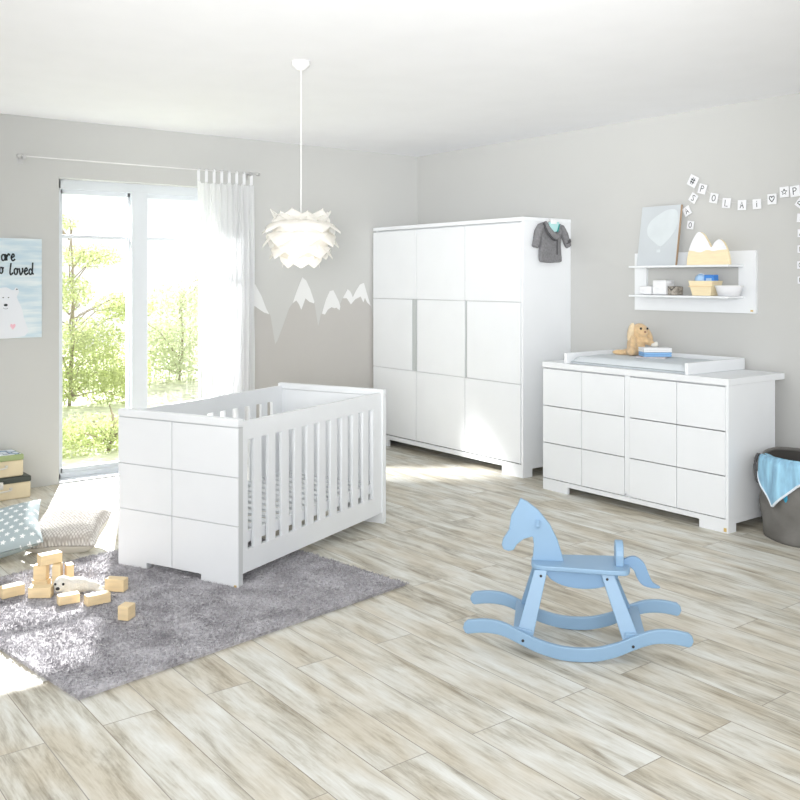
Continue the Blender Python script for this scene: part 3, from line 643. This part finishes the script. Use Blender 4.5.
# ------------------------------------------------------------------ wall shelf and the things on it
sh = thing('wall_shelf', 'white wall shelf with two planks above the dresser', 'wall shelf', (3.07, YW, 1.285))
o = (-3.07, -YW, -1.285)
b_ = MB(o).box(2.585, 2.69, YW-.02, YW, 1.385, 1.70).box(3.435, 3.56, YW-.02, YW, 1.385, 1.70).box(2.585, 3.56, YW-.02, YW, 1.285, 1.385).box(2.69, 3.435, YW-.02, YW, 1.60, 1.70)
b_.build('back_frame', M['lacquer'], sh, weld=True)
for z in (1.385, 1.592): MB(o).box(2.672, 3.475, YW-.20, YW-.0205, z, z+.014).build('plank', M['lacquer'], sh, bevel=.002)
MB(o).box(3.525, 3.543, YW-.023, YW-.0205, 1.297, 1.308).build('badge', M['brass'], sh)
PZ = 1.606
# picture leaning on the wall
pc = thing('framed_picture', 'grey-blue picture with a pale rounded shape leaning on the upper shelf plank', 'picture', (2.838, -.040, PZ+.001), (-.155, 0, 0))
MB().box(-.165, .165, 0, .018, 0, .432).build('canvas', M['art_bg'], pc, bevel=.001)
MB().box(.1655, .169, 0, .018, 0, .432).build('edge', M['wood_edge'], pc)
bl = MB(); ol = smoothpoly([(.02, .14), (-.03, .17), (-.09, .22), (-.10, .28), (-.07, .33), (-.01, .37), (.06, .40), (.13, .395), (.155, .33), (.14, .26), (.10, .20), (.05, .15)], 4)
bl.prism(ol, -.0012, -.0002).box(-.002, .028, -.0014, -.0002, .095, .115).box(-.001, .0, -.0012, -.0002, .11, .15).box(.026, .027, -.0012, -.0002, .11, .15); bl.build('printed_balloon', M['art_sh'], pc)
# mountain board, two rounded peaks
mt = thing('mountain_board', 'wooden board of two rounded peaks with white tops on the shelf', 'decoration', (3.285, -.065, PZ), 0)
def peaks(x0, x1, zlo, s=1):
    up = smoothpoly([(-.158, .0), (-.152, .06), (-.128, .13), (-.095, .19), (-.062, .222), (-.025, .205), (.012, .152), (.035, .118), (.062, .150), (.095, .168), (.128, .145), (.155, .09), (.168, .03), (.17, 0)], 5, False)
    return up
pk = peaks(0, 0, 0)
MB().prism(pk, -.02, .004).build('board', M['birch'], mt, bevel=.003)
cutoff = .098
capp = [(x, z) for x, z in pk if z >= cutoff]
low_ = smoothpoly([(.15, .10), (.10, .098), (.05, .092), (.0, .10), (-.05, .085), (-.10, .095), (-.14, .10)], 4, False)
MB().prism([p for p in capp] + [p for p in low_], -.0225, -.0203).build('white_peak', M['card'], mt)
# lower plank
LZ_ = 1.400
def cloth_roll(loc, sx, sy, sz, label, nm='folded_cloth', m_=None, rz=0, cat='cloth'):
    t0 = thing(nm, label, cat, loc, rz); g = MB()
    for k in range(3):
        z = sz*(k+.5)/3; g.ell((.004*(-1)**k, 0, z), (sx/2, sy/2, sz/5.2), 16); g.box(-sx/2*.86, sx/2*.86, -sy/2*.86, sy/2*.86, z-sz/6.4, z+sz/6.4)
    g.build('folds', m_ or M['cloth_w'], t0, remesh=.006); return t0
cloth_roll((2.775, -.035, LZ_), .12, .11, .062, 'crumpled white cloth lying at the left on the lower shelf plank')
cloth_roll((2.902, -.035, LZ_), .13, .12, .105, 'taller white cloth bundle on the lower plank, right of the crumpled one')
sb = thing('small_wicker_box', 'small brown-grey woven box on the lower shelf plank', 'box', (3.012, -.05, LZ_))
MB().box(-.038, .038, -.04, .04, 0, .062).build('box', M['wicker'], sb, bevel=.008); MB().tube([(-.03, -.042, .06), (0, -.046, .035), (.03, -.042, .06)], .003, 6).build('cord', M['black'], sb)
wb = thing('birch_basket', 'pale wooden basket holding blue items on the lower plank', 'basket', (3.245, -.04, LZ_))
poly = lambda z, s: [(-.088*s, -.058*s, z), (.088*s, -.058*s, z), (.088*s, .058*s, z), (-.088*s, .058*s, z)]
g = MB(); vs = poly(0, .8)+poly(.10, 1.05)+poly(.10, .98)+poly(.01, .74)
g.add(vs, [(3, 2, 1, 0)] + [(i, (i+1) % 4, 4+(i+1) % 4, 4+i) for i in range(4)] + [(4+i, 4+(i+1) % 4, 8+(i+1) % 4, 8+i) for i in range(4)] + [(8+i, 8+(i+1) % 4, 12+(i+1) % 4, 12+i) for i in range(4)] + [(12, 13, 14, 15)])
g.build('basket_wall', M['birch'], wb); MB().tube([(-.09, -.061, .062), (.09, -.061, .062)], .004, 6).build('band', M['beech'], wb)
a_ = thing('blue_box', 'small bright blue box standing in the pale wooden basket', 'box', (3.290, -.04, LZ_+.062)); MB().box(-.036, .036, -.03, .03, 0, .078).build('box', M['bluebox'], a_, bevel=.004); MB().box(-.02, .022, -.0315, -.0305, .03, .055).build('print', M['palebl'], a_)
a_ = thing('blue_ball', 'pale blue fabric ball in the pale wooden basket, left of the bright box', 'ball', (3.210, -.04, LZ_+.105)); MB().ell((0, 0, .0), (.043, .038, .043), 20).build('ball', M['palebl'], a_, smooth=True); MB().tube([(0.043*math.cos(t_)*.98, -.0, .0435*math.sin(t_)) for t_ in [2*PI*k/24 for k in range(25)]], .0025, 5, False).build('seam', M['card'], a_)
wk = thing('white_tray', 'low white oval basket at the right end of the lower plank', 'basket', (3.432, -.055, LZ_))
g = MB(); g.lathe([(.075, 0), (.098, .065), (.100, .068), (.095, .068), (.072, .008)], 36, mt=Matrix.Diagonal((1, .62, 1, 1))); g.build('bowl', M['card'], wk, smooth=True)
MB().tube([(.098*math.cos(t_), .062*math.sin(t_), .066) for t_ in [2*PI*k/36 for k in range(37)]], .004, 6, False).build('rim', M['cord'], wk)

# ------------------------------------------------------------------ letter garland
gl = thing('letter_garland', 'string garland of small white letter cards pinned to the right wall', 'garland', (3.45, YW, 2.0))
gp = lambda px_, py_: None
cards = [(3.081, 2.193, 0.5, '#', 0.06), (3.157, 2.132, 0.3, 'P', 0.052), (3.247, 2.063, 0.22, 'O', 0.052), (3.343, 2.023, 0.12, 'L', 0.052), (3.459, 2.002, 0.03, 'A', 0.052), (3.567, 2.002, -0.04, 'i', 0.05), (3.673, 2.027, -0.02, 'heart', 0.052), (3.758, 2.066, -0.05, 'star', 0.052), (3.829, 2.066, -0.1, 'P', 0.054), (3.868, 1.985, -0.9, 'P', 0.048), (3.085, 2.075, 0.6, 'S', 0.048), (3.033, 1.987, -0.5, 'A', 0.048), (3.061, 1.888, 0.15, 'O', 0.044), (3.868, 1.895, 0.1, 'i', 0.042), (3.87, 1.8, 0, 'A', 0.038), (3.868, 1.7, 0, 'L', 0.036), (3.866, 1.6, 0, 'O', 0.036), (3.868, 1.505, 0, 'P', 0.034)]
st = MB()
def drop(pts): st.tube(smoothpoly([(x-3.45, -.012, z-2.0) for x, z in pts], 5, False), .0015, 5)
drop([(x, z+.012) for x, z, *_ in cards[0:9]] ); drop([(3.081, 2.20)] + [(x, z+.01) for x, z, *_ in cards[10:13]] + [(3.065, 1.86)]); drop([(3.85, 2.09), (3.868, 2.0)] + [(x, z) for x, z, *_ in cards[13:]] + [(3.868, 1.46)])
st.build('string', M['string'], gl)
GL = {'#': [[(-.2, -.5), (-.1, .5)], [(.1, -.5), (.2, .5)], [(-.4, -.17), (.4, -.17)], [(-.4, .17), (.4, .17)]],
      'P': [[(-.25, -.5), (-.25, .5)], [(-.25, .5), (.1, .48), (.28, .28), (.1, .05), (-.25, .0)]], 'O': [arc(0, 0, .3, .48, 0, 360, 16)],
      'L': [[(-.22, .5), (-.22, -.5), (.3, -.5)]], 'A': [[(-.3, -.5), (0, .5), (.3, -.5)], [(-.18, -.12), (.18, -.12)]], 'i': [[(0, -.5), (0, .2)], [(0, .38), (0, .5)]],
      'S': [smoothpoly([(.25, .38), (0, .5), (-.25, .3), (0, 0), (.25, -.28), (0, -.5), (-.25, -.38)], 4, False)],
      'heart': [smoothpoly([(0, -.45), (-.38, .05), (-.35, .4), (-.1, .4), (0, .2), (.1, .4), (.35, .4), (.38, .05), (0, -.45)], 3, False)],
      'star': [[((.48 if k % 2 == 0 else .2)*math.sin(PI*k/5), (.48 if k % 2 == 0 else .2)*math.cos(PI*k/5)) for k in range(11)]]}
for x, z, r, ch, s_ in cards:
    s_ *= 1.3
    ca, sa = math.cos(-r), math.sin(-r); F = lambda u, v, d: (x-3.45+(u*ca-v*sa), d, z-2.0+(u*sa+v*ca))
    g = MB(); h = s_/2
    g.add([F(a, b, d) for d in (-.018, -.0135) for a, b in ((-h*.92, -h), (h*.92, -h), (h*.92, h), (-h*.92, h))], [(0, 1, 2, 3), (7, 6, 5, 4), (0, 4, 5, 1), (1, 5, 6, 2), (2, 6, 7, 3), (3, 7, 4, 0)])
    cdz = g.build('card', M['card'], gl, bevel=.001)
    nm_ = {'heart': 'with a heart', 'star': 'with a star', '#': 'with a hash sign'}.get(ch, 'with the letter ' + ch); cdz['label'] = 'white card ' + nm_
    q = MB()
    for s2 in GL[ch]: ribbon(q, [(a*s_*.62, b*s_*.62) for a, b in s2], s_*.075, lambda u, v: F(u, v, -.0186))
    q.build('mark', M['ink'], cdz)

# ------------------------------------------------------------------ small jacket on the wardrobe side
jk = thing('baby_jacket', 'small grey hooded jacket hanging on the wardrobe side', 'jacket', (1.950, -.465+.28, 1.95), PI/2)
jk.scale = (.88, 1, 1); jk.location.y -= .018
oj = (-.28, 0, -1.95)    # local x along the side panel (towards the wall), y out of it is -y, z up
body = smoothpoly([(.15, 1.93), (.20, 1.95), (.28, 1.93), (.36, 1.95), (.42, 1.92), (.41, 1.84), (.405, 1.76), (.415, 1.68), (.412, 1.645), (.34, 1.64), (.28, 1.636), (.20, 1.640), (.155, 1.650), (.15, 1.72), (.165, 1.80), (.15, 1.87)], 3)
g = MB(oj).prism(body, -.045, -.008); g.build('jacket_body', M['knit_grey'], jk, remesh=.007)
def sleeve(pts, rs):
    g = MB(oj); g.tube(pts, rs, 12, mt=Matrix.Identity(4)); return g
sleeve([(.165, -.03, 1.925), (.125, -.034, 1.87), (.10, -.036, 1.80), (.085, -.036, 1.755)], [.030, .036, .032, .032]).build('sleeve', M['knit_grey'], jk, remesh=.007)
sleeve([(.41, -.03, 1.92), (.455, -.034, 1.86), (.485, -.036, 1.80), (.505, -.036, 1.765)], [.030, .034, .030, .028]).build('sleeve', M['knit_grey'], jk, remesh=.007)
MB(oj).tube([(.483, -.036, 1.818), (.492, -.036, 1.795)], [.033, .033], 12).build('cuff', M['knit_dark'], jk, smooth=True)
MB(oj).tube(smoothpoly([(.20, -.04, 1.955), (.215, -.055, 1.91), (.25, -.068, 1.865), (.30, -.072, 1.84), (.345, -.066, 1.855), (.375, -.055, 1.895), (.385, -.042, 1.94)], 4, False), [.014+.012*math.sin(PI*k/24) for k in range(25)], 10).build('hood', M['knit_grey'], jk, remesh=.006)
MB(oj).tube(smoothpoly([(.175, -.045, 1.945), (.195, -.06, 1.885), (.235, -.068, 1.84), (.285, -.066, 1.815), (.33, -.06, 1.82)], 4, False), .009, 8).build('hood_seam', M['knit_dark'], jk, smooth=True)
MB(oj).prism([(.235, 1.95), (.25, 1.90), (.30, 1.872), (.35, 1.885), (.372, 1.93), (.36, 1.955), (.30, 1.945)], -.058, -.046).build('hood_lining', M['teal'], jk, bevel=.004)
MB(oj).tube([(.335, -.06, 1.875), (.36, -.06, 1.935)], .006, 6).build('lining_trim', M['teal_d'], jk)
MB(oj).box(.343, .352, -.050, -.044, 1.70, 1.84).build('zip', M['knit_dark'], jk)
MB(oj).ell((.345, -.078, 1.853), (.007, .005, .006), 8).build('button', M['pink'], jk)
hg = thing('coat_hanger', 'small white coat hanger inside the grey jacket', 'hanger', (1.950, -.465+.268, 1.95), PI/2)
MB((-.29, 0, -1.95)).tube(smoothpoly([(.19, -.022, 1.915), (.24, -.024, 1.948), (.29, -.024, 1.962), (.34, -.024, 1.948), (.39, -.022, 1.915)], 4, False), .006, 8).build('shoulder_bar', M['cord'], hg, smooth=True)
MB((-.29, 0, -1.95)).tube(smoothpoly([(.29, -.024, 1.958), (.29, -.022, 1.97), (.30, -.012, 1.982), (.30, -.004, 1.975)], 4, False), .003, 6).build('hook', M['cord'], hg, smooth=True)
MB((-.29, 0, -1.95)).box(.262, .322, -.064, -.052, 1.936, 1.972).build('neck_label', M['cloth_w'], hg, bevel=.003)

# ------------------------------------------------------------------ plush rabbit, cloths on the mat
MZ = .918+.052
rb = thing('plush_rabbit', 'tan floppy-eared plush rabbit sitting on the changing mat', 'plush toy', (2.745, -.120, MZ-.003), .914-.1)
rb.scale = (1.13, 1.13, 1.13)
Rx = lambda a: Matrix.Rotation(a, 4, 'X'); Ry = lambda a: Matrix.Rotation(a, 4, 'Y'); Rz = lambda a: Matrix.Rotation(a, 4, 'Z')
g = MB()
g.ell((-.01, .0, .068), (.058, .05, .068), 20).ell((.01, -.01, .158), (.052, .046, .047), 20).ell((.03, -.035, .146), (.03, .03, .026), 16)
g.ell((-.045, -.045, .028), (.03, .055, .028), 16).ell((.05, -.045, .028), (.045, .04, .026), 16).ell((-.11, -.0, .02), (.05, .025, .018), 14)
g.ell((.06, -.035, .09), (.05, .022, .022), 16, rot=Ry(.45)).ell((-.035, -.045, .085), (.022, .026, .045), 16)
g.ell((-.07, .01, .02), (.04, .03, .02), 12)
g.build('body', M['plush'], rb, remesh=.006)
MB().ell((-.045, -.02, .15), (.022, .028, .062), 16, rot=Ry(.22)).build('ear', M['plush_l'], rb, remesh=.006)
MB().ell((.062, -.005, .135), (.024, .026, .062), 16, rot=Ry(-.45)).build('ear', M['plush'], rb, remesh=.006)
MB().ell((.012, -.052, .172), (.0075, .006, .0085), 12).build('eye', M['black'], rb, smooth=True)
MB().ell((.054, -.040, .172), (.0065, .006, .0075), 12).build('eye', M['black'], rb, smooth=True)
MB().ell((.036, -.063, .152), (.008, .005, .006), 10).build('nose', mat('brown_nose', (.35, .18, .12), .7), rb, smooth=True)
def folded(loc, sx, sy, sz, m_, label, layers=2, rz=.15, nm='folded_towel'):
    t0 = thing(nm, label, 'towel', loc, rz); g = MB(); lz = sz/layers
    for k in range(layers):
        z = lz*k; pr = [(-sx/2, z+.0008)] + [(sx/2+lz*.45*math.sin(PI*q/6), z+lz/2-lz/2*.94*math.cos(PI*q/6)) for q in range(7)] + [(-sx/2, z+lz-.0008)]
        g.prism(pr, -sy/2, sy/2)
    g.build('folds', m_, t0, bevel=.003); return t0
bx_, by_ = 2.955, -.215
folded((bx_-.005, by_-.015, MZ), .20, .13, .010, M['cloth_g'], 'thin grey-pink cloth at the bottom of the stack on the mat', 1, .45)
folded((bx_, by_+.01, MZ+.0105), .185, .13, .030, M['cloth_b'], 'folded blue towel in the middle of the stack on the mat', 2, .95)
folded((bx_, by_+.01, MZ+.041), .19, .13, .030, M['cloth_w'], 'folded white towel on top of the blue towel on the mat', 2, .95)
bs = thing('baby_booties', 'tiny white knitted bundle on top of the folded white towel', 'baby shoes', (bx_-.015, by_+.03, MZ+.071)); g = MB().ell((0, 0, .014), (.03, .02, .014), 14).ell((.012, .0, .025), (.014, .014, .016), 12); g.build('knit', M['plush_w'], bs, remesh=.004)

# ------------------------------------------------------------------ pillows
def pillow(nm, label, loc, rot, sx, sy, h, m_, m_side):
    t0 = thing(nm, label, 'pillow', loc, rot); n = 28
    def q(i, j, s):
        u, v = -1+2*i/n, -1+2*j/n; pin = 1-.10*(1-abs(v)**1.0)*abs(u)**6; pin2 = 1-.10*(1-abs(u))*abs(v)**6
        z = h/2*((1-u**4)*(1-v**4))**.55; return (sx/2*u*pin, sy/2*v*pin2, s*(z+.0015) + .006*math.sin(3*u+2*v)*(z/h*2))
    for s, nm2, mm_ in ((1, 'front_cover', m_), (-1, 'back_cover', m_side)):
        g = MB(); fs = [(j*(n+1)+i, j*(n+1)+i+1, (j+1)*(n+1)+i+1, (j+1)*(n+1)+i) for j in range(n) for i in range(n)]
        g.add([q(i, j, s) for j in range(n+1) for i in range(n+1)], fs if s > 0 else [f[::-1] for f in fs]); g.build(nm2, mm_, t0, smooth=True)
    return t0
M['cream'] = mat('cream_cotton', (.72, .69, .63), .9, .2, 80)
pillow('pillow', 'cream knitted pillow lying on the floor near the window', (1.66, -3.78, .095), (.34, -.06, .914-.03), .40, .33, .17, M['knit'], M['cream'])
pillow('pillow', 'blue-grey pillow with white stars leaning left of the cream pillow', (1.60, -4.13, .125), (.42, -.25, .914+.30), .44, .38, .12, M['stars'], M['stars'])

# ------------------------------------------------------------------ suitcases
def suitcase(loc, sx, sy, h, lid_m, top_m, label):
    t0 = thing('toy_suitcase', label, 'suitcase', loc, .03)
    MB().box(-sx/2, sx/2, -sy/2, sy/2, 0, h*.74).build('body', M['case'], t0, bevel=.01)
    ld = MB().box(-sx/2-.003, sx/2+.003, -sy/2-.003, sy/2+.003, h*.745, h).build('lid', lid_m, t0, bevel=.008)
    MB().box(-sx/2+.012, sx/2-.012, -sy/2+.012, sy/2-.012, h, h+.0015).build('lid_print', top_m, ld)
    xf = sx/2+.003      # front faces +x
    for y in (-.055,): pass
    MB().tube(smoothpoly([(xf, -.065, h*.50), (xf+.016, -.06, h*.46), (xf+.02, 0, h*.43), (xf+.016, .06, h*.46), (xf, .065, h*.50)], 3, False), .006, 8).build('handle', M['cream'], t0, smooth=True)
    MB().box(xf-.002, xf+.006, -.014, .014, h*.52, h*.86).box(xf, xf+.01, -.008, .008, h*.55, h*.64).build('clasp', M['chrome'], t0, bevel=.002)
    for s in (-1, 1): MB().box(xf-.002, xf+.004, s*.065-.01, s*.065+.01, h*.46, h*.56).build('handle_mount', M['chrome'], t0, bevel=.002)
    return t0
suitcase((.165, -3.80, 0), .26, .40, .15, M['darkgreen'], M['darkgreen'], 'beige toy suitcase with a black lid rim, bottom of the pair')
suitcase((.16, -3.825, .1525), .24, .36, .15, M['green'], M['print'], 'beige toy suitcase with green rim and printed lid, top of the pair')

# ------------------------------------------------------------------ toy blocks and plush seal on the rug
def block(x, y, z, rz, sx, sy, sz, label, rx=0, m_=None):
    o_ = MB().box(-sx/2, sx/2, -sy/2, sy/2, 0, sz).build('toy_block', m_ or M['beech'], None, (x, y, z), (rx, 0, rz), bevel=.003)
    tag(o_, label, 'toy block', 'wooden toy blocks on the rug'); return o_
A_ = .9144
BL = [(2.352, -4.270, RZ, A_+.75, .105, .055, .050, 'wooden block at the left picture edge, lying flat on the rug'),
 (2.452, -4.165, RZ, A_+.05, .105, .050, .050, 'wooden block lying just in front of the stacked blocks'),
 (2.29, -4.115, RZ, A_+.0, .075, .05, .033, 'low flat wooden block at the bottom of the small tower'),
 (2.29, -4.115, RZ+.034, A_+.0, .062, .05, .070, 'upright wooden block standing on the low flat block'),
 (2.335, -4.052, RZ, A_+.1, .040, .05, .105, 'upright wooden block in the middle of the tower'),
 (2.350, -4.000, RZ, A_+.5, .036, .055, .100, 'upright block with reddish side, right side of the tower'),
 (2.305, -4.080, RZ+.1065, A_+.75, .105, .055, .050, 'wooden block lying on top of the block tower'),
 (2.580, -3.850, RZ, A_-.18, .098, .050, .060, 'wooden block right of the plush seal, beside the crib'),
 (2.615, -4.090, RZ, A_+.55, .095, .045, .042, 'wooden block in front of the seal, the left of two touching'),
 (2.700, -3.985, RZ, A_+.62, .110, .050, .045, 'wooden block in front of the seal, the right of two touching'),
 (2.968, -3.950, RZ, A_-.25, .052, .062, .062, 'small square wooden block lying alone nearest the camera')]
for k, b_ in enumerate(BL): block(*b_, m_=M['beech_d'] if k in (5,) else None)
sl = thing('plush_seal', 'small white plush baby seal lying among the toy blocks', 'plush toy', (2.50, -4.005, RZ-.004), A_+.1)
g = MB().ell((-.07, -.012, .050), (.043, .043, .040), 20).ell((-.078, -.048, .040), (.022, .018, .016), 14).ell((-.01, 0, .04), (.07, .042, .038), 20).ell((.05, .005, .032), (.05, .03, .026), 18)
g.ell((.095, .018, .018), (.030, .018, .010), 14, rot=Rz(.4)).ell((.10, -.012, .018), (.032, .016, .009), 14, rot=Rz(-.4)).ell((-.045, -.055, .012), (.022, .034, .010), 14).ell((.0, .055, .012), (.022, .03, .01), 14)
g.build('body', M['plush_w'], sl, remesh=.005)
for x, y in ((-.096, -.046), (-.058, -.050)): MB().ell((x, y, .061), (.006, .006, .0065), 10).build('eye', M['black'], sl, smooth=True)
MB().ell((-.080, -.064, .045), (.010, .007, .008), 12).build('nose', M['black'], sl, smooth=True)
